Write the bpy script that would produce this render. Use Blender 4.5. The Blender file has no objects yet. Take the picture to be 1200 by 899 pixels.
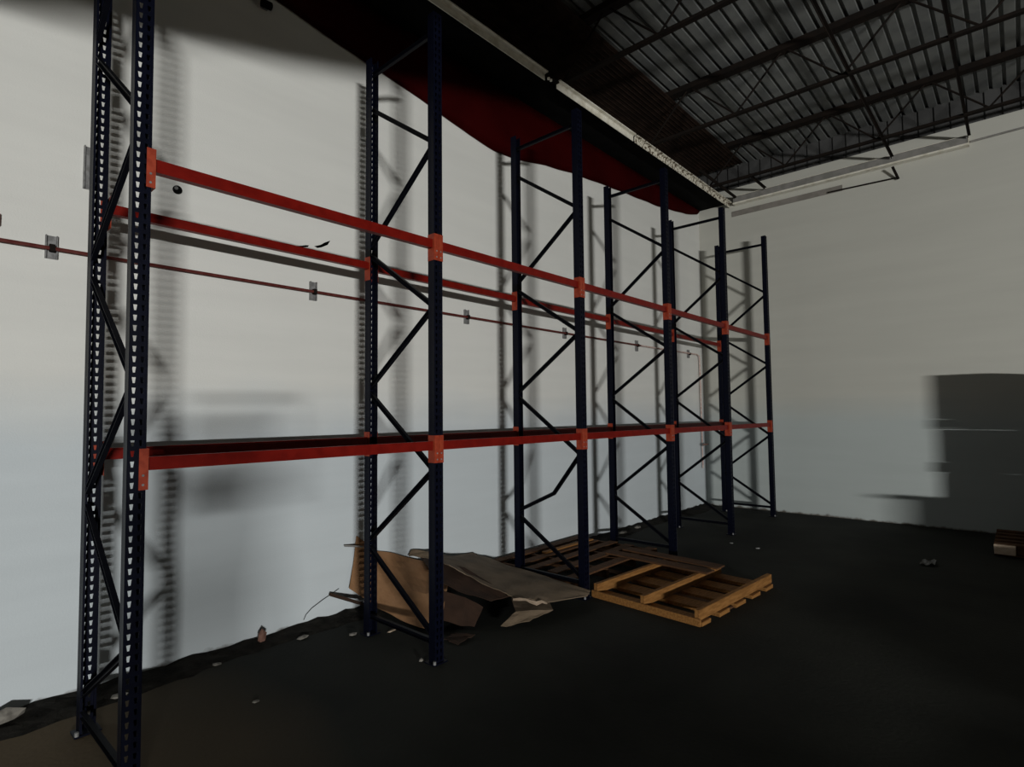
import bpy, bmesh, math, random
from mathutils import Vector, Matrix
random.seed(7)
S = bpy.context.scene
COL = S.collection
# ------------------------------------------------------------------ camera
YAW, PITCH, ROLL, FPX = 0.7332, 0.0543, -0.0101, 661.0
fw = Vector((-math.sin(YAW)*math.cos(PITCH), math.cos(YAW)*math.cos(PITCH), math.sin(PITCH)))
r0 = Vector((math.cos(YAW), math.sin(YAW), 0)); u0 = r0.cross(fw)
rt = math.cos(ROLL)*r0 + math.sin(ROLL)*u0; up = -math.sin(ROLL)*r0 + math.cos(ROLL)*u0
cd = bpy.data.cameras.new('camera'); cam = bpy.data.objects.new('camera', cd); COL.objects.link(cam)
CAM = Vector((4.600, 0.0, 1.7824))
cam.matrix_world = Matrix(((rt.x, up.x, -fw.x, CAM.x), (rt.y, up.y, -fw.y, CAM.y), (rt.z, up.z, -fw.z, CAM.z), (0, 0, 0, 1)))
cd.sensor_fit = 'HORIZONTAL'; cd.sensor_width = 36.0; cd.lens = 36.0*FPX/1200.0
cd.clip_start = 0.02
S.camera = cam
# ------------------------------------------------------------------ world, light, exposure
w = bpy.data.worlds.new('world'); S.world = w; w.use_nodes = True
w.node_tree.nodes['Background'].inputs[0].default_value = (0.5, 0.55, 0.6, 1)
w.node_tree.nodes['Background'].inputs[1].default_value = 0.0
LIGHT = Vector((15.0, -4.35, 1.4))
ld = bpy.data.lights.new('low_strip_lamp', 'AREA'); ld.shape = 'RECTANGLE'
ld.size = 1.9; ld.size_y = 0.13; ld.energy = 1620; ld.color = (1.0, 1.0, 0.965)
lo = bpy.data.objects.new('low_strip_lamp', ld); COL.objects.link(lo); lo.location = LIGHT
lo.rotation_euler = (Vector((2.5, 4.6, 2.4))-LIGHT).to_track_quat('-Z', 'Y').to_euler()
S.view_settings.view_transform = 'Standard'; S.view_settings.look = 'None'
S.view_settings.gamma = 1.0; S.view_settings.use_curve_mapping = False
S.view_settings.exposure = 0.0

# ------------------------------------------------------------------ measured layout
XR, XF = 0.5604, 1.3838
YS = [0.8265, 2.7221, 4.5833, 6.4606, 8.3168, 10.1913]
YB = 10.712
H = 4.84
ZL, ZU = 1.558, 3.055

# ------------------------------------------------------------------ materials
def mat(name, c1, c2=None, scale=5.0, rough=0.6, metal=0.0, bump=0.0, bscale=60.0, detail=4.0, lo=0.4, hi=0.6, stretch=None, spec=0.3):
    m = bpy.data.materials.new(name); m.use_nodes = True; nt = m.node_tree; b = nt.nodes['Principled BSDF']
    b.inputs['Roughness'].default_value = rough; b.inputs['Metallic'].default_value = metal; b.inputs['Specular IOR Level'].default_value = spec
    tc = nt.nodes.new('ShaderNodeTexCoord'); mp = nt.nodes.new('ShaderNodeMapping')
    nt.links.new(tc.outputs['Object'], mp.inputs[0])
    if stretch: mp.inputs['Scale'].default_value = stretch
    if c2 is None: c2 = tuple(x*0.7 for x in c1)
    n = nt.nodes.new('ShaderNodeTexNoise'); n.inputs['Scale'].default_value = scale; n.inputs['Detail'].default_value = detail
    nt.links.new(mp.outputs[0], n.inputs['Vector'])
    r = nt.nodes.new('ShaderNodeValToRGB'); r.color_ramp.elements[0].position = lo; r.color_ramp.elements[1].position = hi
    r.color_ramp.elements[0].color = (*c1, 1); r.color_ramp.elements[1].color = (*c2, 1)
    nt.links.new(n.outputs['Fac'], r.inputs[0]); nt.links.new(r.outputs[0], b.inputs['Base Color'])
    if bump:
        n2 = nt.nodes.new('ShaderNodeTexNoise'); n2.inputs['Scale'].default_value = bscale; n2.inputs['Detail'].default_value = 6
        bp = nt.nodes.new('ShaderNodeBump'); bp.inputs['Strength'].default_value = bump; bp.inputs['Distance'].default_value = 0.01
        nt.links.new(mp.outputs[0], n2.inputs['Vector']); nt.links.new(n2.outputs['Fac'], bp.inputs['Height']); nt.links.new(bp.outputs[0], b.inputs['Normal'])
    return m
def wall_mat(name, top, low):
    """painted plaster: warm white above a cooler white coat below about 1.8 m, rolled on in bands"""
    m = bpy.data.materials.new(name); m.use_nodes = True; nt = m.node_tree; N = nt.nodes; L = nt.links; b = N['Principled BSDF']
    b.inputs['Roughness'].default_value = 0.75
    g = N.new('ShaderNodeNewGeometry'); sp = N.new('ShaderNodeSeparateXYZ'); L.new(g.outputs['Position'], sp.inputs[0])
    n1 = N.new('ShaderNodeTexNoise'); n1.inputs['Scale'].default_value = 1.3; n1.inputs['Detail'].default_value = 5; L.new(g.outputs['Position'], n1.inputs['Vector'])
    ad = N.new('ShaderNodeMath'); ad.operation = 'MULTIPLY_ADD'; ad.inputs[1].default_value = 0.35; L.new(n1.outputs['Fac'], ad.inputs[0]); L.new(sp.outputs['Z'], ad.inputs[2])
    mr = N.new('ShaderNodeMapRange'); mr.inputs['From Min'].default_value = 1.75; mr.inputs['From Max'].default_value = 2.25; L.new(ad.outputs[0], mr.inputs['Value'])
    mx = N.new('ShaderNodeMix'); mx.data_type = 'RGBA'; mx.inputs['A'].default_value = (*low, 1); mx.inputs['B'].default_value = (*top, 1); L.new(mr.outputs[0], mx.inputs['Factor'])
    # roller bands and small stains
    mp = N.new('ShaderNodeMapping'); mp.inputs['Scale'].default_value = (0.5, 0.5, 5.0); L.new(g.outputs['Position'], mp.inputs[0])
    n2 = N.new('ShaderNodeTexNoise'); n2.inputs['Scale'].default_value = 1.2; n2.inputs['Detail'].default_value = 6; L.new(mp.outputs[0], n2.inputs['Vector'])
    r2 = N.new('ShaderNodeMapRange'); r2.inputs['From Min'].default_value = 0.3; r2.inputs['From Max'].default_value = 0.7; r2.inputs['To Min'].default_value = 0.965; r2.inputs['To Max'].default_value = 1.025; L.new(n2.outputs['Fac'], r2.inputs['Value'])
    ml = N.new('ShaderNodeMix'); ml.data_type = 'RGBA'; ml.blend_type = 'MULTIPLY'; ml.inputs['Factor'].default_value = 1.0
    L.new(mx.outputs['Result'], ml.inputs['A']); L.new(r2.outputs[0], ml.inputs['B'])
    # grimy foot of the wall with an uneven edge
    n3 = N.new('ShaderNodeTexNoise'); n3.inputs['Scale'].default_value = 7; n3.inputs['Detail'].default_value = 6; L.new(g.outputs['Position'], n3.inputs['Vector'])
    a3 = N.new('ShaderNodeMath'); a3.operation = 'MULTIPLY_ADD'; a3.inputs[1].default_value = -0.13; L.new(n3.outputs['Fac'], a3.inputs[0]); L.new(sp.outputs['Z'], a3.inputs[2])
    m3 = N.new('ShaderNodeMapRange'); m3.inputs['From Min'].default_value = -0.062; m3.inputs['From Max'].default_value = -0.03; L.new(a3.outputs[0], m3.inputs['Value'])
    mg = N.new('ShaderNodeMix'); mg.data_type = 'RGBA'; mg.inputs['A'].default_value = (0.10, 0.09, 0.075, 1); L.new(m3.outputs[0], mg.inputs['Factor']); L.new(ml.outputs['Result'], mg.inputs['B'])
    L.new(mg.outputs['Result'], b.inputs['Base Color'])
    n4 = N.new('ShaderNodeTexNoise'); n4.inputs['Scale'].default_value = 90; n4.inputs['Detail'].default_value = 5; L.new(g.outputs['Position'], n4.inputs['Vector'])
    bp = N.new('ShaderNodeBump'); bp.inputs['Strength'].default_value = 0.22; bp.inputs['Distance'].default_value = 0.006; L.new(n4.outputs['Fac'], bp.inputs['Height']); L.new(bp.outputs[0], b.inputs['Normal'])
    return m
def floor_mat():
    m = bpy.data.materials.new('floor_concrete'); m.use_nodes = True; nt = m.node_tree; N = nt.nodes; L = nt.links; b = N['Principled BSDF']
    b.inputs['Roughness'].default_value = 0.85; b.inputs['Specular IOR Level'].default_value = 0.12
    g = N.new('ShaderNodeNewGeometry')
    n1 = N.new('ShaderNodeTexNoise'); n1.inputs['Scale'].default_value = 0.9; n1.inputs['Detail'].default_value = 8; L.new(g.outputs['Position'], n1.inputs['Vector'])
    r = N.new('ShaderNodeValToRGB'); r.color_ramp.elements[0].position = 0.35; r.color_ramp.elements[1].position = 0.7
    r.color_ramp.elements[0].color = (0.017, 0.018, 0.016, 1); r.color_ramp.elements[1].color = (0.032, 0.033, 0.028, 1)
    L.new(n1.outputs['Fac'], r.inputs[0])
    # brown dirt worn in at the near end by the wall
    sp = N.new('ShaderNodeSeparateXYZ'); L.new(g.outputs['Position'], sp.inputs[0])
    a = N.new('ShaderNodeMath'); a.operation = 'MULTIPLY_ADD'; a.inputs[1].default_value = 0.8; L.new(n1.outputs['Fac'], a.inputs[0]); L.new(sp.outputs['Y'], a.inputs[2])
    mr = N.new('ShaderNodeMapRange'); mr.inputs['From Min'].default_value = 1.0; mr.inputs['From Max'].default_value = 2.2; mr.inputs['To Min'].default_value = 1; mr.inputs['To Max'].default_value = 0; L.new(a.outputs[0], mr.inputs['Value'])
    mx = N.new('ShaderNodeMix'); mx.data_type = 'RGBA'; mx.inputs['B'].default_value = (0.115, 0.085, 0.052, 1)
    L.new(mr.outputs[0], mx.inputs['Factor']); L.new(r.outputs[0], mx.inputs['A']); L.new(mx.outputs['Result'], b.inputs['Base Color'])
    n2 = N.new('ShaderNodeTexNoise'); n2.inputs['Scale'].default_value = 35; n2.inputs['Detail'].default_value = 8; L.new(g.outputs['Position'], n2.inputs['Vector'])
    bp = N.new('ShaderNodeBump'); bp.inputs['Strength'].default_value = 0.3; bp.inputs['Distance'].default_value = 0.01; L.new(n2.outputs['Fac'], bp.inputs['Height']); L.new(bp.outputs[0], b.inputs['Normal'])
    return m
M = {
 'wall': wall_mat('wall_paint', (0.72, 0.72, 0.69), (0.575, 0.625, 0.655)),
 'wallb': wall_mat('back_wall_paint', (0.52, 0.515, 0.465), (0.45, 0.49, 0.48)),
 'dim': mat('dark_block_wall', (0.06, 0.06, 0.055), (0.08, 0.08, 0.075), 2, 0.9),
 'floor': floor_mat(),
 'dirt': mat('swept_dirt', (0.016, 0.014, 0.011), (0.034, 0.030, 0.024), 9, 0.95, bump=0.8, bscale=40),
 'deck': mat('galvanised_deck', (0.115, 0.12, 0.12), (0.16, 0.165, 0.16), 3, 0.7, 0.0, spec=0.2),
 'closure': mat('dark_closure_panel', (0.05, 0.05, 0.05), (0.07, 0.07, 0.07), 3, 0.8),
 'joist': mat('joist_primer', (0.012, 0.010, 0.009), (0.016, 0.012, 0.010), 6, 0.9, spec=0.03),
 'navy': mat('navy_powder_coat', (0.0012, 0.0018, 0.0068), (0.0018, 0.0027, 0.0095), 20, 0.45, bump=0.1, bscale=200, spec=0.12),
 'brace': mat('dark_brace_coat', (0.0022, 0.0026, 0.005), (0.003, 0.0034, 0.006), 20, 0.45, spec=0.08),
 'beam': mat('red_beam_coat', (0.125, 0.0040, 0.0020), (0.16, 0.006, 0.003), 12, 0.42, bump=0.05, bscale=150, spec=0.15),
 'conn': mat('orange_connector_coat', (0.25, 0.030, 0.011), (0.32, 0.045, 0.018), 25, 0.5, bump=0.1, bscale=150),
 'steel': mat('zinc_steel', (0.26, 0.26, 0.26), (0.17, 0.17, 0.17), 30, 0.5, 0.2),
 'pipe': mat('red_oxide_pipe', (0.085, 0.010, 0.007), (0.12, 0.025, 0.02), 20, 0.6),
 'pipew': mat('faded_pink_pipe', (0.50, 0.30, 0.26), (0.62, 0.50, 0.46), 20, 0.6),
 'white': mat('aged_white_enamel', (0.62, 0.58, 0.48), (0.78, 0.75, 0.66), 8, 0.5, lo=0.35, hi=0.55),
 'chip': mat('chipped_white_enamel', (0.12, 0.09, 0.06), (0.72, 0.68, 0.58), 22, 0.6, lo=0.42, hi=0.5),
 'grey': mat('grey_enamel', (0.20, 0.195, 0.18), (0.25, 0.24, 0.225), 8, 0.6),
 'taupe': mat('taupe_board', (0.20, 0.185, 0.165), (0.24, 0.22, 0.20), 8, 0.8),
 'tarp': mat('dark_red_tarp', (0.045, 0.0012, 0.0016), (0.06, 0.002, 0.0024), 1.5, 0.7, bump=0.3, bscale=9, spec=0.05),
 'brownboard': mat('dark_brown_slats', (0.020, 0.013, 0.010), (0.032, 0.020, 0.015), 6, 0.9, spec=0.05),
 'black': mat('black_plastic', (0.005, 0.005, 0.005), (0.007, 0.007, 0.007), 5, 0.9, spec=0.03),
 'card': mat('kraft_cardboard', (0.24, 0.125, 0.058), (0.29, 0.155, 0.075), 6, 0.85, bump=0.2, bscale=30, stretch=(1, 1, 1)),
 'cardg': mat('dusty_cardboard', (0.13, 0.095, 0.062), (0.17, 0.125, 0.085), 5, 0.9, bump=0.2, bscale=30),
 'cardd': mat('dark_stained_cardboard', (0.024, 0.012, 0.007), (0.038, 0.019, 0.011), 5, 0.9),
 'cardl': mat('torn_pale_cardboard', (0.50, 0.38, 0.28), (0.58, 0.46, 0.35), 20, 0.9),
 'wood': mat('orange_pallet_wood', (0.19, 0.082, 0.019), (0.27, 0.125, 0.034), 9, 0.8, stretch=(6, 1, 6), bump=0.3, bscale=30),
 'woodd': mat('brown_pallet_wood', (0.060, 0.026, 0.010), (0.10, 0.045, 0.018), 9, 0.85, stretch=(1, 6, 6), bump=0.3, bscale=30),
 'paper': mat('white_paper', (0.34, 0.34, 0.34), (0.45, 0.45, 0.45), 30, 0.8),
 'rock': mat('mortar_lump', (0.13, 0.12, 0.105), (0.22, 0.205, 0.18), 20, 0.9),
 'brick': mat('red_brown_lump', (0.16, 0.08, 0.06), (0.22, 0.12, 0.09), 20, 0.9),
 'skin': mat('skin', (0.45, 0.28, 0.2), (0.5, 0.32, 0.23), 5, 0.6),
 'cloth': mat('grey_cloth', (0.10, 0.10, 0.11), (0.13, 0.13, 0.14), 20, 0.9),
 'denim': mat('denim', (0.03, 0.045, 0.09), (0.04, 0.06, 0.12), 30, 0.9),
 'hair': mat('dark_hair', (0.015, 0.01, 0.008), (0.03, 0.02, 0.012), 40, 0.7),
}
# ------------------------------------------------------------------ helpers
def link(name, me, parent=None, m=None, loc=None):
    o = bpy.data.objects.new(name, me); COL.objects.link(o)
    if m is not None and me is not None and len(me.materials) == 0: me.materials.append(m)
    if parent: o.parent = parent
    if loc is not None: o.location = loc
    return o
def mesh(name, bm, smooth=False):
    bmesh.ops.recalc_face_normals(bm, faces=bm.faces)
    me = bpy.data.meshes.new(name); bm.to_mesh(me); bm.free()
    if smooth:
        for f in me.polygons: f.use_smooth = True
    return me
def obj(name, bm, m, parent=None, loc=None, smooth=False): return link(name, mesh(name, bm, smooth), parent, m, loc)
def tag(o, label, cat, group=None):
    o['label'] = label; o['category'] = cat
    if group: o['group'] = group
    return o
def thing(name, label, cat, loc=(0, 0, 0), group=None):
    o = bpy.data.objects.new(name, None); COL.objects.link(o); o.location = loc; o.empty_display_size = 0.1
    return tag(o, label, cat, group)
def struct(name, bm, m): o = obj(name, bm, m); o['kind'] = 'structure'; return o
def box(bm, x0, y0, z0, x1, y1, z1, mtx=None, bev=0.0):
    vs = [bm.verts.new((x, y, z)) for z in (z0, z1) for y in (y0, y1) for x in (x0, x1)]
    fs = [bm.faces.new([vs[i] for i in f]) for f in ((0, 2, 3, 1), (4, 5, 7, 6), (0, 1, 5, 4), (2, 6, 7, 3), (0, 4, 6, 2), (1, 3, 7, 5))]
    if mtx is not None: bmesh.ops.transform(bm, matrix=mtx, verts=vs)
    if bev:
        es = set(e for f in fs for e in f.edges)
        bmesh.ops.bevel(bm, geom=list(es), offset=bev, segments=1, affect='EDGES')
    return vs
def sweep(bm, p0, p1, prof, side):
    """extrude closed profile [(a,b)] from p0 to p1; a runs along 'side', b along the third axis"""
    p0 = Vector(p0); p1 = Vector(p1); d = (p1-p0).normalized()
    s = Vector(side); s = (s-d*s.dot(d)).normalized(); t = d.cross(s)
    A = [bm.verts.new(p0+s*a+t*b) for a, b in prof]; B = [bm.verts.new(p1+s*a+t*b) for a, b in prof]
    n = len(prof)
    for i in range(n): bm.faces.new((A[i], A[(i+1) % n], B[(i+1) % n], B[i]))
    bm.faces.new(A[::-1]); bm.faces.new(B)
def cprof(w, d, t):   # open channel: web along a (width w), legs depth d
    return [(-w/2, 0), (w/2, 0), (w/2, d), (w/2-t, d), (w/2-t, t), (-w/2+t, t), (-w/2+t, d), (-w/2, d)]
def rprof(w, h): return [(-w/2, -h/2), (w/2, -h/2), (w/2, h/2), (-w/2, h/2)]
def tube(bm, pts, r, n=8):
    pts = [Vector(p) for p in pts]; rings = []
    for i, p in enumerate(pts):
        d = (pts[min(i+1, len(pts)-1)]-pts[max(i-1, 0)]).normalized()
        s = d.cross(Vector((0, 0, 1))); s = s.normalized() if s.length > 1e-3 else Vector((1, 0, 0)); t = d.cross(s)
        rings.append([bm.verts.new(p+(s*math.cos(2*math.pi*k/n)+t*math.sin(2*math.pi*k/n))*r) for k in range(n)])
    for a, b in zip(rings, rings[1:]):
        for k in range(n): bm.faces.new((a[k], a[(k+1) % n], b[(k+1) % n], b[k]))
    bm.faces.new(rings[0][::-1]); bm.faces.new(rings[-1])
def cyl(bm, c, axis, r, h, n=12):
    c = Vector(c); a = Vector(axis).normalized()*h/2; tube(bm, [c-a, c+a], r, n)
# ------------------------------------------------------------------ room shell
X1, Y0, ZD = 17.5, -8.0, 6.48
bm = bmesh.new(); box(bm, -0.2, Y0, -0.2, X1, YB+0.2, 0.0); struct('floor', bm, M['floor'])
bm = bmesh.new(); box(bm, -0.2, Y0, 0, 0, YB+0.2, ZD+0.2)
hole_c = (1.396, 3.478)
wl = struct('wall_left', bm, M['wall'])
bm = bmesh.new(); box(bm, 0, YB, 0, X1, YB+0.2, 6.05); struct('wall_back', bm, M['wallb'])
bm = bmesh.new()
x = 0.0
while x < X1-0.01:                                          # fluted metal closure between block wall and deck
    box(bm, x, YB+0.02, 6.05, x+0.15, YB+0.2, ZD+0.2); box(bm, x+0.15, YB+0.05, 6.05, x+0.2, YB+0.2, ZD+0.2); x += 0.2
struct('trim_1', bm, M['closure'])
bm = bmesh.new(); box(bm, X1, Y0, 0, X1+0.2, YB+0.2, ZD+0.2); struct('wall_right', bm, M['dim'])
bm = bmesh.new(); box(bm, -0.2, Y0-0.2, 0, X1+0.2, Y0, ZD+0.2); struct('wall_front', bm, M['dim'])
# corrugated roof deck, ribs running along the left wall
bm = bmesh.new(); prof = []; x = -0.1
while x < X1+0.1:
    prof += [(x, ZD+0.04), (x+0.028, ZD+0.04), (x+0.04, ZD), (x+0.140, ZD)]; x += 0.152
prof.append((x, ZD+0.045))
A = [bm.verts.new((a, Y0, z)) for a, z in prof]; B = [bm.verts.new((a, YB+0.1, z)) for a, z in prof]
for i in range(len(prof)-1): bm.faces.new((A[i], A[i+1], B[i+1], B[i]))
TA = [bm.verts.new((p_[0], y_, ZD+0.07)) for y_ in (Y0, YB+0.1) for p_ in (prof[0], prof[-1])]
bm.faces.new((TA[0], TA[1], TA[3], TA[2])); bm.faces.new(A+[TA[1], TA[0]]); bm.faces.new(B+[TA[3], TA[2]])
bm.faces.new((A[0], B[0], TA[2], TA[0])); bm.faces.new((A[-1], B[-1], TA[3], TA[1]))
struct('ceiling', bm, M['deck'])
# strip of loose dirt along the foot of the left wall
bm = bmesh.new(); rows = []; y = -0.5
while y < YB:
    wd = 0.25+0.06*math.sin(y*2.1)+0.05*random.random()
    if 4.55 < y < 6.6: wd = 0.04
    rows.append([bm.verts.new((xx*wd, y, hh*(0.6+0.8*random.random()))) for xx, hh in ((0.02 if wd > 0.1 else 0.2, 0.035), (0.3, 0.03), (0.6, 0.018), (0.85, 0.008))]+[bm.verts.new((wd, y, -0.003))]); y += 0.09
for a, b in zip(rows, rows[1:]):
    for k in range(4): bm.faces.new((a[k], a[k+1], b[k+1], b[k]))
bmesh.ops.solidify(bm, geom=bm.faces[:], thickness=0.004)
o = obj('dirt_drift', bm, M['dirt'], smooth=True); tag(o, 'strip of dark loose dirt along the foot of the long white wall', 'dirt'); o['kind'] = 'stuff'
# ------------------------------------------------------------------ soffit and red sheet high on the left wall
bm = bmesh.new(); box(bm, 0.0, Y0, 5.775, 0.64, YB, 5.80)
struct('trim_2', bm, M['black'])
def strip(y0, y1, m, label):
    bm = bmesh.new(); sweep(bm, (0.65, y0, 5.73), (0.65, y1, 5.73), [(-0.03, 0.045), (-0.03, -0.03), (-0.015, -0.045), (0.03, -0.045), (0.03, -0.03), (-0.012, -0.03), (-0.022, -0.02), (-0.022, 0.045)], (1, 0, 0))
    return tag(obj('edge_rail', bm, m), label, 'rail')
strip(-1.0, 5.04, M['white'], 'white edge rail under the roof, the long nearest length left of the dark gap')
strip(5.27, 7.07, M['white'], 'white edge rail under the roof, the middle length just past the dark gap')
strip(7.11, YB-0.02, M['chip'], 'chipped white edge rail under the roof, the far length reaching the back wall')
tg = thing('rail_joint', 'small joint bracket in the dark gap between two white edge rails', 'bracket', (0.65, 5.15, 5.72))
bm = bmesh.new(); box(bm, -0.02, -0.1, 0.0, 0.03, 0.1, 0.02); obj('splice_plate', bm, M['joist'], tg)
for yy in (-0.075, -0.03):
    bm = bmesh.new(); cyl(bm, (0.005, yy, -0.012), (0, 0, 1), 0.016, 0.02); obj('bolt', bm, M['white'], tg)
bm = bmesh.new(); tube(bm, [(0.78, 9.0, 5.83), (0.78, YB-0.14, 5.82)], 0.025); tag(obj('dark_conduit', bm, M['joist']), 'thin dark conduit beside the far end of the chipped white edge rail', 'conduit')
# red tarp: top edge under the soffit, sagging lower edge measured along the wall
EDGE = [(-3, 5.62), (0.5, 5.50), (2.10, 5.342), (2.50, 5.281), (3.04, 5.20), (3.24, 5.19), (3.78, 5.11), (4.4, 5.00), (4.84, 4.955), (5.15, 4.975), (5.8, 5.10), (6.42, 5.19), (7.56, 5.297), (8.97, 5.406), (10.1, 5.56), (10.6, 5.68)]
def edge_z(y):
    for (a, za), (b, zb) in zip(EDGE, EDGE[1:]):
        if a <= y <= b: return za+(zb-za)*(y-a)/(b-a)
    return EDGE[-1][1]
bm = bmesh.new(); rows = []; y = -3.0
while y <= 10.61:
    zb = edge_z(y)+0.004*math.sin(y*9); rows.append([bm.verts.new((0.02+0.05*math.sin(math.pi*t)*(1+0.4*math.sin(y*3.3))+0.02*t, y, zb+(5.77-zb)*t)) for t in (0, 0.15, 0.35, 0.55, 0.75, 1)]); y += 0.1
for a, b in zip(rows, rows[1:]):
    for k in range(5): bm.faces.new((a[k], a[k+1], b[k+1], b[k]))
bmesh.ops.solidify(bm, geom=bm.faces[:], thickness=0.004)
tag(obj('red_tarp', bm, M['tarp'], smooth=True), 'dark red sagging tarp hung along the top of the long white wall', 'tarp')
bm = bmesh.new(); box(bm, 0.0, 1.0, 6.385, 0.98, YB-0.25, 6.395)
for k in range(14): box(bm, 0.02+0.07*k, 1.0, 6.376, 0.03+0.07*k, YB-0.25, 6.384)
struct('trim_3', bm, M['brownboard'])
# ------------------------------------------------------------------ roof joists
JY = [9.75, 7.58, 5.40, 3.2, 1.0]
JL = ['farthest dark open-web roof joist, against the back wall', 'second dark open-web roof joist from the back wall', 'third dark open-web roof joist from the back wall', 'fourth open-web roof joist from the back wall, over the near bays', 'nearest open-web roof joist, over the camera']
def angle_pair(bm, x0, x1, z, s):
    for q in (-1, 1):
        sweep(bm, (x0, q*0.006, z), (x1, q*0.006, z), [(0, 0), (q*0.045, 0), (q*0.045, s*0.006), (q*0.006, s*0.006), (q*0.006, s*0.045), (0, s*0.045)], (0, 1, 0))
me_t = me_b = me_d1 = me_d2 = None
for y, lab in zip(JY, JL):
    t = thing('roof_joist', lab, 'joist', (0, y, 0), 'open-web joists under the roof deck')
    if me_t is None:
        bm = bmesh.new(); box(bm, 0.0, -0.065, ZD-0.08, X1, 0.065, ZD-0.001); me_t = mesh('top_chord', bm)
        bm = bmesh.new(); box(bm, 0.5, -0.032, 5.79, X1, 0.032, 5.825); me_b = mesh('bottom_chord', bm)
        bm = bmesh.new(); tube(bm, [(0, 0, 5.815), (0.64, 0, ZD-0.03)], 0.013, 6); me_d1 = mesh('web_bar', bm)
        bm = bmesh.new(); tube(bm, [(0, 0, ZD-0.03), (0.64, 0, 5.815)], 0.013, 6); me_d2 = mesh('web_bar', bm)
    link('top_chord', me_t, t, M['joist']); link('bottom_chord', me_b, t, M['joist'])
    x = 0.62
    while x < 12.5:
        link('web_bar', me_d1, t, M['joist'], (x, 0, 0)); link('web_bar', me_d2, t, M['joist'], (x+0.64, 0, 0)); x += 1.28
# bridging angles running along the wall direction between joists
for x, z1, lab in ((1.33, 5.84, 'short dark bridging angle nearest the rack corner'), (3.26, 5.80, 'middle dark bridging angle reaching the back wall'), (4.21, 5.815, 'right-hand dark bridging angle ending at the white strip light')):
    bm = bmesh.new()
    y0 = 9.75 if x < 2 else 0.5
    sweep(bm, (x, y0, 5.845), (x, YB-0.14, z1+0.01), [(-0.018, 0), (0.018, 0), (0.018, 0.005), (-0.012, 0.005), (-0.012, 0.035), (-0.018, 0.035)], (1, 0, 0))
    tag(obj('bridging_angle', bm, M['joist']), lab, 'angle')
# ------------------------------------------------------------------ strip light / box on back wall and its neighbours
t = thing('strip_light', 'long unlit white strip light high on the back wall', 'light', (0, YB, 0))
bm = bmesh.new(); box(bm, 0.72, -0.10, 5.73, 4.19, -0.005, 5.845, bev=0.004); obj('housing', bm, M['grey'], t)
bm = bmesh.new(); box(bm, 0.72, -0.125, 5.700, 4.19, -0.01, 5.728, bev=0.003); obj('bottom_lip', bm, M['white'], t)
bm = bmesh.new(); box(bm, 0.72, -0.105, 5.846, 4.19, -0.005, 5.852); obj('top_lip', bm, M['white'], t)
bm = bmesh.new(); box(bm, 4.191, -0.11, 5.70, 4.20, -0.005, 5.85); obj('end_cap', bm, M['white'], t)
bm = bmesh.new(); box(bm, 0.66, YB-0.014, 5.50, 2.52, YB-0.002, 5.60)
tag(obj('wall_batten', bm, M['taupe']), 'flat taupe board fixed on the back wall under the strip light', 'board')  # thin strip coloured as the soft shadow band on the wall
bm = bmesh.new(); tube(bm, [(2.3, YB-0.03, 5.52), (3.30, YB-0.03, 5.49)], 0.013); o = tag(obj('thin_conduit', bm, M['joist']), 'thin dark conduit on the back wall below the strip light', 'conduit')
bm = bmesh.new(); sweep(bm, (3.26, YB-0.20, 5.62), (3.31, YB-0.04, 5.46), rprof(0.035, 0.02), (1, 0, 0)); tag(obj('hanger_tab', bm, M['joist']), 'short dark hanger tab hanging below the strip light', 'bracket')
bm = bmesh.new(); tube(bm, [(4.21, YB-0.02, 5.77), (6.6, YB-0.02, 5.80)], 0.016); tag(obj('grey_conduit', bm, M['grey']), 'grey conduit running right from the end of the strip light', 'conduit')  # rod drawn where a thin shadow line continues along the wall
# ------------------------------------------------------------------ pallet rack: upright frames
def upright_mesh(face):
    bm = bmesh.new(); W, D, P = 0.038, 0.035, 0.0508
    fx = D*face
    z = 0.0; n = int(H/P)
    def quad(pts): bm.faces.new([bm.verts.new(p) for p in pts])
    for k in range(n):
        za, zb = k*P, (k+1)*P
        if k == n-1: zb = H
        for s in (-1, 1):
            c = s*0.0175; a, b = (-W, 0) if s < 0 else (0, W)
            ht, hb = za+0.040, za+0.012
            o = [(fx, a, za), (fx, b, za), (fx, b, zb), (fx, a, zb)]
            i = [(fx, c-0.0045, hb), (fx, c+0.0045, hb), (fx, c+0.0085, ht), (fx, c-0.0085, ht)]
            for q in range(4): quad((o[q], o[(q+1) % 4], i[(q+1) % 4], i[q]))
    for s in (-1, 1):
        quad(((fx, s*W, 0), (-fx, s*W, 0), (-fx, s*W, H), (fx, s*W, H)))
        quad(((-fx, s*W, 0), (-fx, s*(W-0.012), 0), (-fx, s*(W-0.012), H), (-fx, s*W, H)))
    bmesh.ops.remove_doubles(bm, verts=bm.verts[:], dist=1e-5)
    bmesh.ops.recalc_face_normals(bm, faces=bm.faces)
    bmesh.ops.solidify(bm, geom=bm.faces[:], thickness=0.0022)
    return mesh('upright', bm)
ME_F, ME_R = upright_mesh(1), upright_mesh(-1)
bm = bmesh.new(); box(bm, -0.055, -0.065, 0, 0.055, 0.065, 0.009, bev=0.002); ME_P = mesh('base_plate', bm)
bm = bmesh.new(); cyl(bm, (0.045, -0.052, 0.012), (0, 0, 1), 0.011, 0.022, 8); ME_BO = mesh('anchor_bolt', bm)
CP = cprof(0.036, 0.026, 0.003)
def brace(parent, p0, p1, mid=None):
    bm = bmesh.new()
    d = (Vector(p1)-Vector(p0)); s = Vector((-d.z, 0, d.x))
    if mid is None: sweep(bm, p0, p1, CP, s)
    else:
        sweep(bm, p0, mid, CP, s); sweep(bm, mid, p1, CP, s)
    obj('brace', bm, M['brace'], parent)
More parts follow.
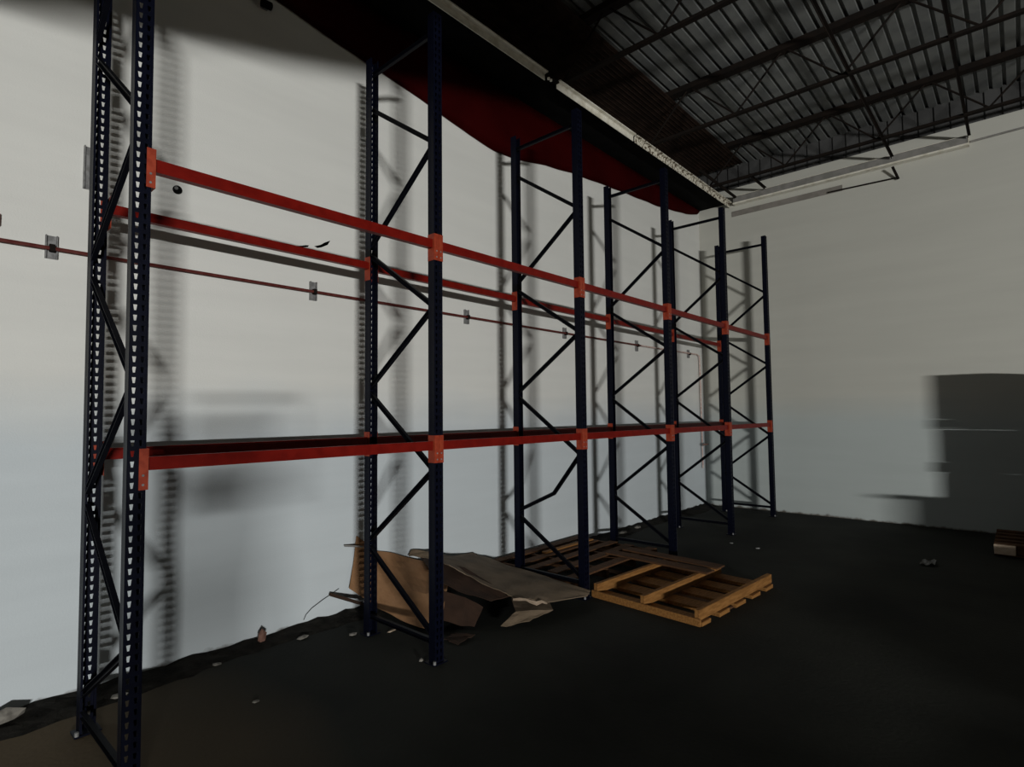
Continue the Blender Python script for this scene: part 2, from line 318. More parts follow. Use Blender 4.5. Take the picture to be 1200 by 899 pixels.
FL = ['near upright frame with clear teardrop holes, leftmost of the six',
      'second upright frame from the left, standing at the cardboard heap',
      'third upright frame, its low brace bent, between cardboard and pallets',
      'fourth upright frame, standing behind the orange-brown pallet',
      'fifth upright frame, next to last before the back wall',
      'sixth upright frame, farthest one beside the back wall']
frames = []
for i, y in enumerate(YS):
    t = thing('upright_frame', 'navy blue '+FL[i], 'rack frame', (0, y, 0), 'navy upright frames of the pallet rack')
    frames.append(t)
    for x, me in ((XR, ME_R), (XF, ME_F)):
        u = link('upright', me, t, M['navy'], (x, 0, 0.009))
        pl = link('base_plate', ME_P, u, M['navy'], (0, 0, -0.009))
        link('anchor_bolt', ME_BO, u, M['steel'], (0, 0, 0))
    xa, xb = XR+0.02, XF-0.02
    brace(t, (xa, 0, 4.70), (xb, 0, 4.70)) if i != 0 else brace(t, (xa, 0, 4.75), (xb, 0, 4.75))
    if i == 0:
        segs = [((xb, .135), (xa, .115)), ((xa, .22), (xb, .65)), ((xb, .76), (xa, 1.28)), ((xa, 1.36), (xb, 1.90)), ((xb, 2.02), (xa, 2.60)), ((xa, 2.72), (xb, 3.14)), ((xb, 3.36), (xa, 3.93)), ((xa, 4.05), (xb, 4.60))]
    else:
        segs = [((xa, .155), (xb, .155)), ((xa, .71), (xb, .21)), ((xa, .76), (xb, 1.36)), ((xa, 1.97), (xb, 1.40)), ((xa, 2.01), (xb, 2.56)), ((xa, 3.13), (xb, 2.61)), ((xa, 3.19), (xb, 3.79)), ((xa, 4.40), (xb, 3.86))]
    for (x0, z0), (x1, z1) in segs:
        mid = (1.02, 0.03, 0.97) if (i == 2 and z1 == 1.36) else None
        brace(t, (x0, -0.012, z0), (x1, -0.012, z1), mid)
frames[0].rotation_euler = (math.radians(0.3), 0, 0)
# ------------------------------------------------------------------ beams
ORD = ['first', 'second', 'third', 'fourth', 'fifth']
def beam(y0, y1, x, z, side, label, grp, z1=None):
    z1 = z if z1 is None else z1
    t = thing('rack_beam', label, 'beam', (x, (y0+y1)/2, z), grp)
    L = (y1-y0)/2-0.040; dz = (z1-z)/2
    # stepped box section
    pr = [(-0.022, -0.033), (0.022, -0.033), (0.022, 0.033), (0.0, 0.033), (-0.004, 0.020), (-0.022, 0.020)]
    if side > 0: pr = [(a, b) for a, b in pr]
    else: pr = [(-a, b) for a, b in pr][::-1]
    bm = bmesh.new()
    p0 = Vector((0, -L, dz*-1)); p1 = Vector((0, L, dz))
    s = Vector((1, 0, 0)); A = []; B = []
    for a, b in pr: A.append(bm.verts.new((a, -L, b-dz))); B.append(bm.verts.new((a, L, b+dz)))
    n = len(pr)
    for k in range(n): bm.faces.new((A[k], A[(k+1) % n], B[(k+1) % n], B[k]))
    bm.faces.new(A[::-1]); bm.faces.new(B)
    obj('beam_body', bm, M['beam'], t)
    for e in (-1, 1):
        bm = bmesh.new(); fx = side*0.0375
        ya = e*((y1-y0)/2)
        yc = [ya-e*0.0015, ya-e*0.042]
        box(bm, min(fx, fx+side*0.004), min(yc), -0.125+e*dz, max(fx, fx+side*0.004), max(yc), 0.075+e*dz)
        yc = [ya-e*0.0385, ya-e*0.0425]
        box(bm, -0.033 if side > 0 else -0.041, min(yc), -0.125+e*dz, 0.041 if side > 0 else 0.033, max(yc), 0.075+e*dz)
        c = obj('connector', bm, M['conn'], t)
        if side > 0:
            for zz in (-0.055, -0.10):
                bm = bmesh.new(); cyl(bm, (0.0425, ya-e*0.0195, zz+e*dz), (1, 0, 0), 0.006, 0.004, 8); obj('rivet', bm, M['steel'], c)
for k in range(5):
    a, b = YS[k], YS[k+1]
    br = '%s bay' % ORD[k] if k else 'nearest bay'
    beam(a, b, XF, ZU, 1, 'front upper red-orange beam of the %s from the left' % br if k else 'front upper red-orange beam of the nearest bay, at the left', 'front upper rack beams')
    beam(a, b, XF, ZL, 1, 'front lower red-orange beam of the %s from the left' % br if k else 'front lower red-orange beam of the nearest bay, at the left', 'front lower rack beams')
    zu = 3.045-0.009*k
    beam(a, b, XR, zu, -1, 'rear upper dark red beam of the %s, on the wall side' % br, 'rear upper rack beams')
    beam(a, b, XR, 1.572, -1, 'rear lower dark red beam of the %s, on the wall side' % br, 'rear lower rack beams')
# ------------------------------------------------------------------ pipe and fittings on the left wall
t = thing('wall_pipe', 'thin red pipe running along the long white wall and down near the corner', 'pipe', (0, 0, 0))
bm = bmesh.new(); tube(bm, [(0.045, -2.5, 2.868), (0.045, 8.2, 2.876)], 0.0125); obj('red_pipe_run', bm, M['pipe'], t)
bm = bmesh.new(); tube(bm, [(0.045, 8.2, 2.876), (0.045, 10.36, 2.885), (0.045, 10.44, 2.86), (0.045, 10.46, 2.80), (0.045, 10.48, 0.72)], 0.0125); o = obj('faded_pipe_run', bm, M['pipew'], t); o['label'] = 'faded pink length of pipe turning down the wall'
v = thing('pipe_valve', 'small valve with a dark red handle on the pipe near the corner', 'valve', (0.06, 10.48, 1.17))
bm = bmesh.new(); box(bm, -0.03, -0.03, -0.035, 0.035, 0.03, 0.035, bev=0.008); obj('valve_body', bm, M['steel'], v)
bm = bmesh.new(); box(bm, 0.04, -0.13, -0.012, 0.055, 0.13, 0.012, bev=0.003); obj('handle', bm, M['brick'], v)
bm = bmesh.new(); cyl(bm, (0.02, 0, 0), (1, 0, 0), 0.01, 0.05); obj('stem', bm, M['steel'], v)
for y, z0, z1, lab in ((0.678, 2.81, 2.96, 'grey strut clip on the red pipe left of the near frame'), (2.486, 2.80, 2.965, 'grey strut clip on the red pipe in the nearest bay'), (4.337, 2.80, 2.96, 'grey strut clip on the red pipe in the second bay'),
                    (6.172, 2.805, 2.955, 'grey strut clip on the red pipe in the third bay'), (8.117, 2.78, 2.955, 'grey strut clip on the red pipe in the fourth bay'), (10.03, 2.80, 2.95, 'small grey strut clip on the pipe near its downward bend')):
    s = thing('pipe_clip', lab, 'clip', (0, y, 0), 'strut clips on the wall pipe')
    bm = bmesh.new(); sweep(bm, (0.001, 0, z1), (0.001, 0, z0), cprof(0.062, 0.028, 0.006), (0, 1, 0)); 
    bmesh.ops.transform(bm, matrix=Matrix.Diagonal((1, 1, 1, 1)), verts=bm.verts); obj('strut', bm, M['steel'], s)
    bm = bmesh.new(); box(bm, 0.028, -0.014, 2.85, 0.062, 0.014, 2.895); obj('saddle', bm, M['joist'], s)
bm = bmesh.new()
sweep(bm, (0.001, 0.863, 3.61), (0.001, 0.863, 3.32), cprof(0.062, 0.03, 0.006), (0, 1, 0))
tag(obj('strut_rail', bm, M['steel']), 'short upright grey strut rail on the wall left of the near frame', 'bracket')
# round hole with a metal ring
s = thing('wall_hole', 'round black pipe stub on the white wall under the first upper beam', 'pipe stub', (0, 1.40, 3.476))
bm = bmesh.new(); cyl(bm, (0.006, 0, 0), (1, 0, 0), 0.032, 0.01, 18); obj('escutcheon', bm, M['black'], s)
bm = bmesh.new(); cyl(bm, (0.016, -0.012, 0.006), (1, 0, 0), 0.012, 0.016, 10); obj('pipe_end', bm, M['steel'], s)
s = thing('wall_sensor', 'small black sensor high on the wall under the dark tarp', 'sensor', (0, 2.02, 5.23))
bm = bmesh.new(); box(bm, 0.001, -0.03, -0.02, 0.03, 0.03, 0.06, bev=0.004); obj('bracket', bm, M['steel'], s)
bm = bmesh.new(); cyl(bm, (0.06, 0, -0.005), (0.5, 0.6, -0.3), 0.032, 0.08, 12); obj('sensor_body', bm, M['black'], s)
bm = bmesh.new(); box(bm, 0.0, 0.39, 2.96, 0.03, 0.43, 3.04, bev=0.006); tag(obj('wall_stub', bm, M['brick']), 'small brown stub on the wall at the left edge of the picture', 'stub')
# torn scars in the plaster: thin dark flakes
for pts, lab in (([(2.317, 3.254), (2.36, 3.262), (2.42, 3.282), (2.45, 3.287), (2.44, 3.270), (2.37, 3.25)], 'left dark scar in the plaster of the nearest bay'), ([(2.50, 3.29), (2.56, 3.315), (2.60, 3.345), (2.656, 3.376), (2.63, 3.33), (2.57, 3.295), (2.53, 3.28)], 'right curved dark scar in the plaster of the nearest bay')):
    bm = bmesh.new(); f = bm.faces.new([bm.verts.new((0.002, a, b)) for a, b in pts]); bmesh.ops.solidify(bm, geom=[f], thickness=0.003)
    tag(obj('plaster_scar', bm, M['black']), lab, 'scar')
bm = bmesh.new(); f = bm.faces.new([bm.verts.new((0.002, 9.55+a, 1.98+b)) for a, b in ((-.06, .12), (.02, .09), (.08, 0), (.03, -.13), (-.02, -.02), (-.07, .05))]); bmesh.ops.solidify(bm, geom=[f], thickness=0.004)
tag(obj('plaster_scar', bm, M['grey']), 'dark chipped patch in the wall beside the faded pipe', 'scar')
bm = bmesh.new(); tube(bm, [(0.01, 2.43, 0.06), (0.012, 2.45, 0.10), (0.014, 2.50, 0.14), (0.014, 2.60, 0.185), (0.012, 2.70, 0.22), (0.012, 2.76, 0.245)], 0.0025, 5)
tag(obj('loose_wire', bm, M['black'], smooth=True), 'thin curved wire against the wall foot left of the cardboard', 'wire')
# ------------------------------------------------------------------ pallets
def pallet(t, boards):
    for nm, m, c, s, rz in boards:
        bm = bmesh.new(); box(bm, -s[0]/2, -s[1]/2, -s[2]/2, s[0]/2, s[1]/2, s[2]/2, bev=0.003)
        for v in bm.verts: v.co += Vector((random.uniform(-1, 1), random.uniform(-1, 1), random.uniform(-1, 1)))*0.0018
        o = obj(nm, bm, M[m], t, c); o.rotation_euler = (0, 0, rz)
t = thing('wooden_pallet', 'orange-brown wooden pallet lying upside down in front of the racks, boards missing', 'pallet', (1.44, 4.66, 0)); t.rotation_euler = (0, 0, math.radians(-4.0))
B = []
for x in (0.02, 0.545, 1.075): B.append(('stringer', 'wood', (x, 0.76, 0.088), (0.045, 1.5, 0.088), 0))
for k, (y, wd) in enumerate(((0.09, 0.15), (0.42, 0.19), (0.75, 0.20), (1.08, 0.19), (1.40, 0.17))):
    B.append(('deck_board', 'wood', (0.555, y, 0.021), (1.13, wd, 0.036), 0.01*(k % 2)))
B.append(('deck_board', 'woodd', (0.80, 0.585, 0.015), (0.60, 0.09, 0.022), 0.02))
B.append(('deck_board', 'woodd', (0.25, 0.915, 0.015), (0.45, 0.08, 0.022), -0.02))
B.append(('end_board', 'wood', (0.55, -0.003, 0.036), (1.13, 0.022, 0.062), 0))
B.append(('bottom_board', 'woodd', (0.02, 1.10, 0.143), (1.26, 0.17, 0.018), 0.015))
B.append(('bottom_board', 'woodd', (0.04, 1.36, 0.143), (1.20, 0.17, 0.018), -0.012))
pallet(t, B)
t = thing('wooden_pallet', 'dark brown wooden pallet lying under the rack between wall and orange pallet', 'pallet', (0.06, 4.68, 0))
B = []
for y in (0.03, 0.55, 1.12, 1.64): B.append(('stringer', 'woodd', (0.60, y, 0.07), (1.16, 0.045, 0.09), 0))
for x, ln in ((0.07, 1.68), (0.33, 1.5), (0.56, 1.68), (0.82, 1.6), (1.1, 1.68)): B.append(('deck_board', 'woodd', (x, 0.835, 0.125), (0.12, ln, 0.02), random.uniform(-0.01, 0.01)))
for y in (0.08, 0.8, 1.6): B.append(('bottom_board', 'woodd', (0.60, y, 0.014), (1.16, 0.12, 0.02), 0))
B.append(('loose_board', 'wood', (0.30, 1.05, 0.147), (0.07, 0.95, 0.016), -0.03))
pallet(t, B)
t = thing('wooden_pallet', 'pale pallet end just showing at the right edge by the back wall', 'pallet', (4.28, 9.15, 0))
B = []
for y in (0.03, 0.55, 1.07): B.append(('stringer', 'woodd', (0.6, y, 0.075), (1.2, 0.045, 0.10), 0))
for y in (0.06, 0.3, 0.55, 0.8, 1.05): B.append(('deck_board', 'woodd', (0.6, y, 0.136), (1.2, 0.11, 0.02), 0))
for y in (0.06, 0.55, 1.05): B.append(('bottom_board', 'woodd', (0.6, y, 0.014), (1.2, 0.1, 0.02), 0))
B.append(('end_block', 'cardl', (0.10, -0.03, 0.085), (0.20, 0.06, 0.11), 0))
pallet(t, B)
# ------------------------------------------------------------------ cardboard heap (between the second and third frames)
def sheet(name, grid, m, label, th=0.006, tear=0.0, grp='flattened cardboard in the heap'):
    """grid: rows of points; subdivided, slightly warped, given real thickness"""
    bm = bmesh.new(); R = len(grid); Cn = len(grid[0]); n = 5
    def pt(u, v):
        i = min(int(u), R-2); j = min(int(v), Cn-2); a, b = u-i, v-j
        p = [Vector(grid[i][j]), Vector(grid[i][j+1]), Vector(grid[i+1][j]), Vector(grid[i+1][j+1])]
        return (p[0]*(1-b)+p[1]*b)*(1-a)+(p[2]*(1-b)+p[3]*b)*a
    V = []
    for i in range((R-1)*n+1):
        row = []
        for j in range((Cn-1)*n+1):
            q = pt(i/n, j/n)
            edge = i in (0, (R-1)*n) or j in (0, (Cn-1)*n)
            q = q+Vector((0, 0, 0.004*math.sin(i*1.3+j*0.9)))
            if edge and tear: q = q+Vector((random.uniform(-tear, tear), random.uniform(-tear, tear), random.uniform(-tear, tear)*0.4))
            q.x = max(q.x, 0.012); q.z = max(q.z, 0.008)
            row.append(bm.verts.new(q))
        V.append(row)
    for a, b in zip(V, V[1:]):
        for k in range(len(a)-1): bm.faces.new((a[k], a[k+1], b[k+1], b[k]))
    bmesh.ops.recalc_face_normals(bm, faces=bm.faces)
    bmesh.ops.solidify(bm, geom=bm.faces[:], thickness=th)
    return tag(obj(name, bm, M[m]), label, 'cardboard', grp)
sheet('cardboard_sheet', [[(0.02, 2.934, 0.68), (0.03, 3.13, 0.518), (0.05, 3.34, 0.448), (0.12, 3.70, 0.305), (0.32, 3.80, 0.268)],
                          [(0.03, 2.89, 0.42), (0.14, 3.03, 0.30), (0.30, 3.14, 0.25), (0.62, 3.25, 0.20), (0.80, 3.34, 0.265)],
                          [(0.04, 2.845, 0.229), (0.32, 2.951, 0.097), (0.57, 2.975, 0.06), (0.83, 3.0, 0.037), (1.03, 3.06, 0.03)]], 'card',
      'large orange-tan cardboard sheet curled against the wall behind the second frame')
sheet('cardboard_sheet', [[(0.10, 3.70, 0.375), (0.06, 4.068, 0.288), (0.05, 4.39, 0.253), (0.09, 4.51, 0.20), (0.50, 4.50, 0.165), (1.0, 4.48, 0.155), (1.56, 4.434, 0.130)],
                          [(0.38, 3.57, 0.41), (0.45, 3.80, 0.345), (0.55, 3.95, 0.30), (0.75, 4.10, 0.235), (1.0, 4.22, 0.195), (1.25, 4.30, 0.17), (1.57, 4.39, 0.120)],
                          [(0.70, 3.443, 0.425), (0.85, 3.512, 0.358), (1.0, 3.524, 0.323), (1.3, 3.53, 0.279), (1.4, 3.568, 0.250), (1.5, 3.851, 0.165), (1.58, 4.33, 0.110)]], 'cardg',
      'big flat dusty cardboard sheet lying on top of the heap', tear=0.006)
sheet('cardboard_sheet', [[(0.15, 3.58, 0.375), (0.74, 3.62, 0.375), (1.30, 3.60, 0.235)], [(0.72, 3.30, 0.315), (0.98, 3.36, 0.26), (1.24, 3.44, 0.222)]], 'cardd', 'second dark brown cardboard sheet showing just under the top one', tear=0.004)
sheet('cardboard_sheet', [[(0.80, 3.285, 0.25), (0.98, 3.389, 0.215), (1.10, 3.485, 0.13)], [(0.95, 3.154, 0.075), (1.08, 3.245, 0.04), (1.15, 3.334, 0.02)]], 'cardd', 'dark brown cardboard piece in the hollow under the heap')
sheet('cardboard_sheet', [[(1.05, 3.90, 0.14), (1.34, 3.63, 0.115), (1.33, 3.46, 0.03)], [(1.25, 4.15, 0.12), (1.54, 3.90, 0.10), (1.46, 3.66, 0.05)]], 'cardg', 'torn cardboard flap sticking out low at the front of the heap', tear=0.008)
sheet('cardboard_sheet', [[(1.11, 3.142, 0.014), (1.29, 3.20, 0.03)], [(1.144, 3.012, 0.012), (1.295, 3.011, 0.012)]], 'cardd', 'small cardboard scrap on the floor right of the second frame', tear=0.01, th=0.004)
sheet('cardboard_sheet', [[(0.03, 3.55, 0.44), (0.12, 3.66, 0.425), (0.30, 3.74, 0.395)], [(0.05, 3.50, 0.395), (0.15, 3.58, 0.385), (0.32, 3.64, 0.375)]], 'cardg', 'cardboard corner poking up left of the second frame front post', tear=0.004)
bm = bmesh.new(); sweep(bm, (0.035, 2.66, 0.222), (0.30, 2.90, 0.115), rprof(0.045, 0.025), (0.6, -0.6, 0.4)); tag(obj('wood_stick', bm, M['cardd']), 'dark stick poking out left of the cardboard heap', 'stick')
bm = bmesh.new(); sweep(bm, (0.03, 2.80, 0.615), (0.13, 2.93, 0.60), rprof(0.03, 0.008), (0.6, -0.6, 0.4)); tag(obj('grey_sliver', bm, M['grey']), 'grey sliver sticking out above the curled cardboard by the wall', 'sliver')
# torn pale edge on the top sheet
bm = bmesh.new(); TP = [(1.415, 3.52, 0.262), (1.43, 3.58, 0.252), (1.445, 3.64, 0.240), (1.46, 3.68, 0.215), (1.48, 3.74, 0.186), (1.50, 3.79, 0.196), (1.515, 3.84, 0.175)]
TV = []
for k, p_ in enumerate(TP):
    q = Vector(p_)+Vector((0.012, -0.012, 0)); h_ = (0.004, 0.010, 0.006, 0.012, 0.018, 0.010, 0.004)[k]
    TV.append((bm.verts.new(q+Vector((0, 0, h_))), bm.verts.new(q+Vector((0.012, -0.010, -0.006-h_*0.4)))))
for a, b in zip(TV, TV[1:]): bm.faces.new((a[0], b[0], b[1], a[1]))
bmesh.ops.solidify(bm, geom=bm.faces[:], thickness=0.003)
tag(obj('torn_paper', bm, M['cardl']), 'pale torn paper edge at the front of the top cardboard sheet', 'cardboard')
# ------------------------------------------------------------------ debris and paper
def lump(x, y, r, m, label, name='debris_chip', cat='debris', sc=(1, 1, 0.5), grp='debris chips on the floor'):
    bm = bmesh.new(); bmesh.ops.create_icosphere(bm, subdivisions=1, radius=r)
    for v in bm.verts: v.co = Vector((v.co.x*sc[0], v.co.y*sc[1], v.co.z*sc[2]))*random.uniform(0.75, 1.2)
    zmin = min(v.co.z for v in bm.verts)
    return tag(obj(name, bm, M[m], None, (x, y, -zmin)), label, cat, grp)
lump(0.12, 0.53, 0.075, 'rock', 'pale rubble block at the wall foot at the far left', 'rubble_block', sc=(0.7, 1.2, 0.6), grp=None)
lump(0.10, 2.035, 0.05, 'brick', 'red-brown lump against the wall foot in the nearest bay', 'rubble_block', sc=(0.6, 0.8, 1.2), grp=None)
lump(0.24, 2.30, 0.032, 'rock', 'flat pale chip in the dirt in the nearest bay', sc=(1, 1.6, 0.35))
lump(0.967, 1.612, 0.018, 'rock', 'small pale chip on the bare floor right of the near frame', sc=(1, 1.3, 0.3))
lump(0.22, 1.66, 0.026, 'rock', 'pale chip in the dirt just right of the near frame', sc=(1, 1.4, 0.3))
lump(0.24, 1.06, 0.04, 'rock', 'pale chip between the two posts of the near frame', sc=(1, 1.3, 0.35))
lump(0.40, 0.86, 0.035, 'rock', 'pale chip at the foot of the near rear post', sc=(1, 1.3, 0.5))
lump(0.49, 2.60, 0.028, 'rock', 'pale chip at the foot of the second rear post', sc=(1, 1.3, 0.5))
lump(1.30, 2.655, 0.02, 'rock', 'pale chip at the foot of the second front post', sc=(1, 1, 0.8))
lump(0.66, 2.86, 0.035, 'cardl', 'small cardboard bit on the floor before the curled sheet', sc=(0.5, 1.4, 0.15))
lump(1.971, 7.673, 0.03, 'paper', 'tiny white scrap on the floor behind the orange pallet', sc=(1.2, 1, 0.2))
lump(1.60, 7.75, 0.025, 'paper', 'tiny white scrap on the floor near the fifth front post', sc=(1.2, 1, 0.2))
lump(1.56, 6.25, 0.05, 'rock', 'whitish chip beyond the far end of the orange pallet', sc=(1.3, 0.7, 0.3))
lump(0.15, 7.35, 0.07, 'rock', 'grey rubble by the wall foot near the fourth frame', sc=(0.8, 1.6, 0.35))
lump(0.13, 7.8, 0.06, 'rock', 'pale rubble at the wall foot beyond the fourth frame', sc=(0.8, 1.8, 0.4))
bm = bmesh.new(); V = []
for i in range(6):
    V.append([bm.verts.new((-0.07+0.028*i, -0.13+0.05*j+0.015*math.sin(i*2), 0.012+0.012*math.sin(i*1.9+j*1.3)+0.004*i)) for j in range(6)])
for a, b in zip(V, V[1:]):
    for k in range(5): bm.faces.new((a[k], a[k+1], b[k+1], b[k]))
bmesh.ops.solidify(bm, geom=bm.faces[:], thickness=0.002)
o = tag(obj('crumpled_paper', bm, M['paper'], None, (3.724, 8.15, 0)), 'crumpled white paper scrap alone on the dark floor at the right', 'paper')
# ------------------------------------------------------------------ things out of frame at the right that shade the back wall and floor
def crate(x, y, z, sx, sy, sz, label, m='cardg'):
    t = thing('carton', label, 'box', (x, y, z), 'cartons stacked out of frame at the right')  # also used for the boxes added to darken the floor
    bm = bmesh.new(); box(bm, 0, 0, 0, sx, sy, sz, bev=0.006); obj('body', bm, M[m], t)
    bm = bmesh.new(); box(bm, sx*0.46, -0.001, sz*0.5, sx*0.54, sy+0.001, sz+0.002); obj('tape', bm, M['cardl'], t)
zz = 0.150
for k, (dx, h, nm) in enumerate(((0.06, 0.74, 'bottom'), (0.04, 0.44, 'middle'), (0.0, 0.60, 'top'))):
    crate(4.72+dx, 9.20, zz, 0.62, 0.55, h, '%s brown carton of the stack on the pale pallet' % nm); zz += h+0.004
    if k < 2:
        t = thing('wooden_pallet', '%s spacer pallet between the stacked brown cartons' % ('lower', 'upper')[k], 'pallet', (4.725, 9.17, zz))  # spacers added so some light passes through the unseen stack
        pallet(t, [('stringer', 'woodd', (0.35, yy, 0.07), (0.70, 0.045, 0.09), 0) for yy in (0.03, 0.3, 0.57)]+[('deck_board', 'woodd', (0.35, yy, 0.125), (0.70, 0.11, 0.02), 0) for yy in (0.06, 0.3, 0.54)]+[('bottom_board', 'woodd', (0.35, yy, 0.013), (0.70, 0.11, 0.02), 0) for yy in (0.06, 0.54)])
        zz += 0.140
crate(5.53, 9.22, 0.0, 1.2, 1.0, 2.18, 'tall brown carton standing right of the carton stack')
crate(5.75, 7.4, 0.0, 1.6, 0.8, 0.60, 'low wide carton right of the camera view')
crate(6.5, -3.2, 0.0, 1.2, 1.3, 0.48, 'low flat carton out of frame, nearest of the row', 'cardd')  # unseen row added only to shade the floor
crate(6.5, -1.8, 0.0, 1.2, 1.3, 0.50, 'low flat carton out of frame, second of the row', 'cardd')
crate(6.5, -0.4, 0.0, 1.2, 1.3, 0.48, 'low flat carton out of frame, third of the row', 'cardd')
crate(6.5, 1.2, 0.0, 1.2, 1.3, 0.30, 'thin flat carton out of frame, fourth of the row', 'cardd')
crate(6.5, 2.8, 0.0, 1.2, 1.6, 0.40, 'low flat carton out of frame, fifth of the row', 'cardd')
crate(6.5, 4.5, 0.0, 1.2, 1.6, 0.41, 'low flat carton out of frame, farthest of the row', 'cardd')
bm = bmesh.new(); box(bm, 5.46, 7.45, 0.602, 7.4, 7.75, 0.645); tag(obj('plank', bm, M['woodd']), 'plank lying on the low wide carton', 'plank')
# added unseen sheet between lamp and racks, lower edge shaped to shade the wall
bm = bmesh.new(); V = []
SH = [(-3.0, 4.05), (0.35, 4.30), (0.866, 4.456), (1.0, 4.50), (1.276, 4.637), (1.509, 4.668), (1.761, 4.70), (2.298, 4.868), (2.669, 4.96), (3.6, 5.25), (5.3, 5.7), (6.4, 6.1), (7.0, 6.9), (7.6, 7.9)]
for ys, zs in SH:
    f = 0.6; y = LIGHT.y+(ys-LIGHT.y)*f; z = LIGHT.z+(zs-LIGHT.z)*f
    V.append([bm.verts.new((6.0, y, z)), bm.verts.new((6.03, y, (z+6.4)/2)), bm.verts.new((6.0, y, 6.42))])
for a, b in zip(V, V[1:]):
    for k in range(2): bm.faces.new((a[k], a[k+1], b[k+1], b[k]))
bmesh.ops.solidify(bm, geom=bm.faces[:], thickness=0.006)
tag(obj('black_tarp', bm, M['black']), 'black tarp hanging from the roof joists right of the camera', 'tarp')

# ------------------------------------------------------------------ the photographer, standing just behind the camera (casts the soft shadow in the nearest bay)
F = Vector((-math.sin(YAW), math.cos(YAW), 0)); Rr = Vector((math.cos(YAW), math.sin(YAW), 0))
BASE = Vector((CAM.x, CAM.y, 0))-F*0.46-Rr*(-0.02)
def W3(r, f, z): return BASE+Rr*r+F*f+Vector((0, 0, z))
def skin(name, verts, edges, m, parent, root=0, sub=2):
    me = bpy.data.meshes.new(name); me.from_pydata([v[0] for v in verts], edges, [])
    o = bpy.data.objects.new(name, me); COL.objects.link(o); me.materials.append(m)
    if parent: o.parent = parent
    sk = o.modifiers.new('skin', 'SKIN'); sk.use_smooth_shade = True
    for i, v in enumerate(verts):
        rr = v[1]; me.skin_vertices[0].data[i].radius = rr if isinstance(rr, tuple) else (rr, rr)
        me.skin_vertices[0].data[i].use_root = (i == root)
    sb = o.modifiers.new('sub', 'SUBSURF'); sb.levels = sub; sb.render_levels = sub
    return o
per = thing('person', 'person in grey shirt and jeans behind the camera holding up a phone', 'person')
V = [(W3(0, 0, 0.92), (0.19, 0.13)), (W3(0, 0, 1.08), (0.185, 0.125)), (W3(0, 0.0, 1.24), (0.19, 0.125)), (W3(0, 0.0, 1.36), (0.11, 0.09)), (W3(0, 0.015, 1.43), (0.052, 0.052)), (W3(0, 0.03, 1.50), (0.066, 0.07)), (W3(0, 0.035, 1.58), (0.076, 0.09)), (W3(0, 0.03, 1.645), (0.06, 0.07))]
E_ = [(0, 1), (1, 2), (2, 3), (3, 4), (4, 5), (5, 6), (6, 7)]
for sg in (-1, 1):
    b = len(V)
    V += [(W3(0.17*sg, 0, 1.345), 0.055), (W3(0.235*sg, 0.14, 1.17), 0.046), (W3(0.15*sg, 0.33, 1.40), 0.036), (W3(0.092*sg, 0.435, 1.62), 0.026), (W3(0.085*sg, 0.445, 1.69), (0.036, 0.018)),
          (W3(0.10*sg, -0.0, 0.84), 0.11), (W3(0.11*sg, 0.02, 0.48), 0.08), (W3(0.12*sg, -0.01, 0.10), 0.042), (W3(0.125*sg, 0.06, 0.045), 0.044), (W3(0.135*sg, 0.17, 0.035), 0.035)]
    E_ += [(3, b), (b, b+1), (b+1, b+2), (b+2, b+3), (b+3, b+4), (0, b+5), (b+5, b+6), (b+6, b+7), (b+7, b+8), (b+8, b+9)]
skin('body', V, E_, M['cloth'], per)
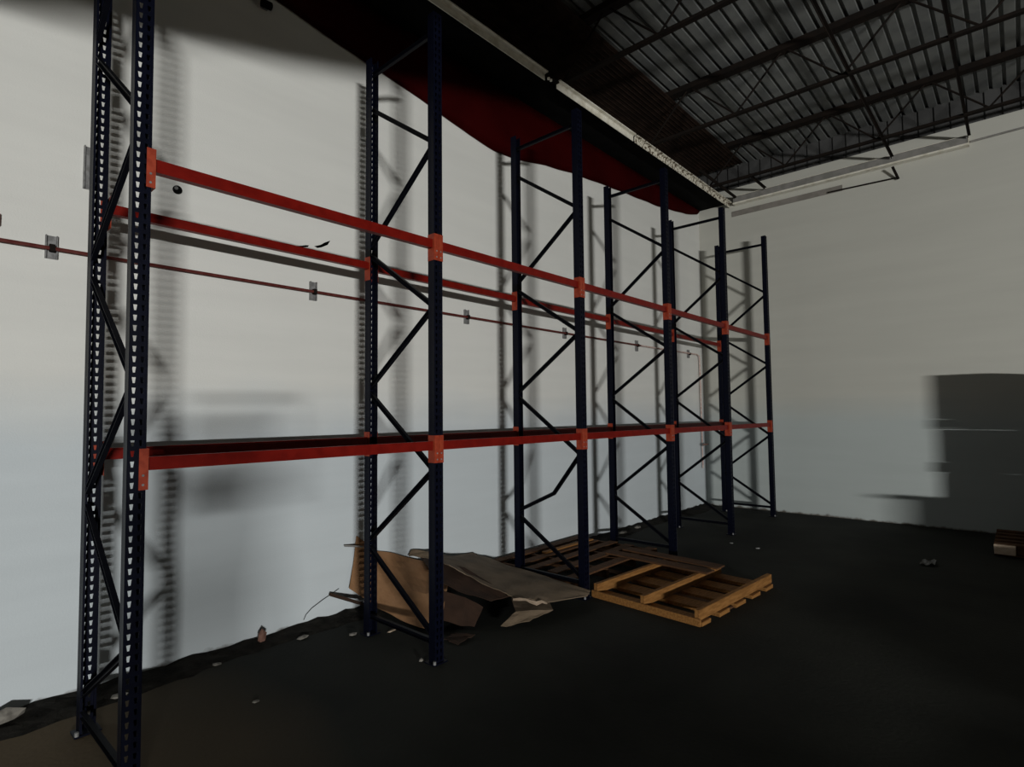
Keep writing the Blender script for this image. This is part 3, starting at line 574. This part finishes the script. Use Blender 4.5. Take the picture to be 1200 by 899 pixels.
for sg in (-1, 1):
    for k, (zz, ln) in enumerate(((1.725, 0.070), (1.745, 0.078), (1.765, 0.074), (1.785, 0.060))):
        p0 = W3(0.083*sg, 0.442, 1.70+0.012*k); p1 = W3(0.092*sg, 0.452, zz); p2 = W3(0.086*sg, 0.468, zz+0.008); p3 = W3(0.07*sg, 0.4685-0.0, zz+0.006)
        skin('finger', [(p0, 0.009), (p1, 0.009), (p2, 0.008), (W3(0.078*sg, 0.462, zz+0.008), 0.007)], [(0, 1), (1, 2), (2, 3)], M['skin'], per, sub=1)
    skin('thumb', [(W3(0.080*sg, 0.435, 1.70), 0.011), (W3(0.066*sg, 0.428, 1.725), 0.010), (W3(0.058*sg, 0.432, 1.748), 0.008)], [(0, 1), (1, 2)], M['skin'], per, sub=1)
hd = bmesh.new(); bmesh.ops.create_icosphere(hd, subdivisions=3, radius=0.1)
for v in hd.verts: v.co = Vector((v.co.x*0.86, v.co.y*1.02, v.co.z*1.05))
bmesh.ops.delete(hd, geom=[v for v in hd.verts if v.co.y > 0.035 and v.co.z < 0.045 or v.co.z < -0.05], context='VERTS')
bmesh.ops.solidify(hd, geom=hd.faces[:], thickness=0.01)
o = obj('hair', hd, M['hair'], per, tuple(W3(0, 0.02, 1.59)), smooth=True); o.rotation_euler = (0, 0, YAW)
def bump_(name, r, f, z, sc, m):
    b_ = bmesh.new(); bmesh.ops.create_icosphere(b_, subdivisions=2, radius=1.0)
    for v in b_.verts: v.co = Vector((v.co.x*sc[0], v.co.y*sc[1], v.co.z*sc[2]))
    q = obj(name, b_, m, per, tuple(W3(r, f, z)), smooth=True); q.rotation_euler = (0, 0, YAW)
bump_('face', 0, 0.055, 1.555, (0.066, 0.085, 0.095), M['skin'])
bump_('nose', 0, 0.143, 1.548, (0.012, 0.018, 0.022), M['skin'])
for sg in (-1, 1):
    bump_('eye', 0.027*sg, 0.128, 1.575, (0.012, 0.010, 0.007), M['paper']); bump_('ear', 0.074*sg, 0.035, 1.56, (0.010, 0.018, 0.030), M['skin'])
bump_('mouth', 0, 0.130, 1.512, (0.024, 0.008, 0.005), M['brick'])
bm = bmesh.new(); box(bm, -0.076, -0.004, -0.037, 0.076, 0.004, 0.037, bev=0.003)
ph = tag(obj('phone', bm, M['black']), 'black phone held sideways by the person behind the camera', 'phone'); ph.location = CAM-fw*0.012+Vector((0, 0, -0.012)); ph.rotation_euler = (PITCH, 0, YAW)
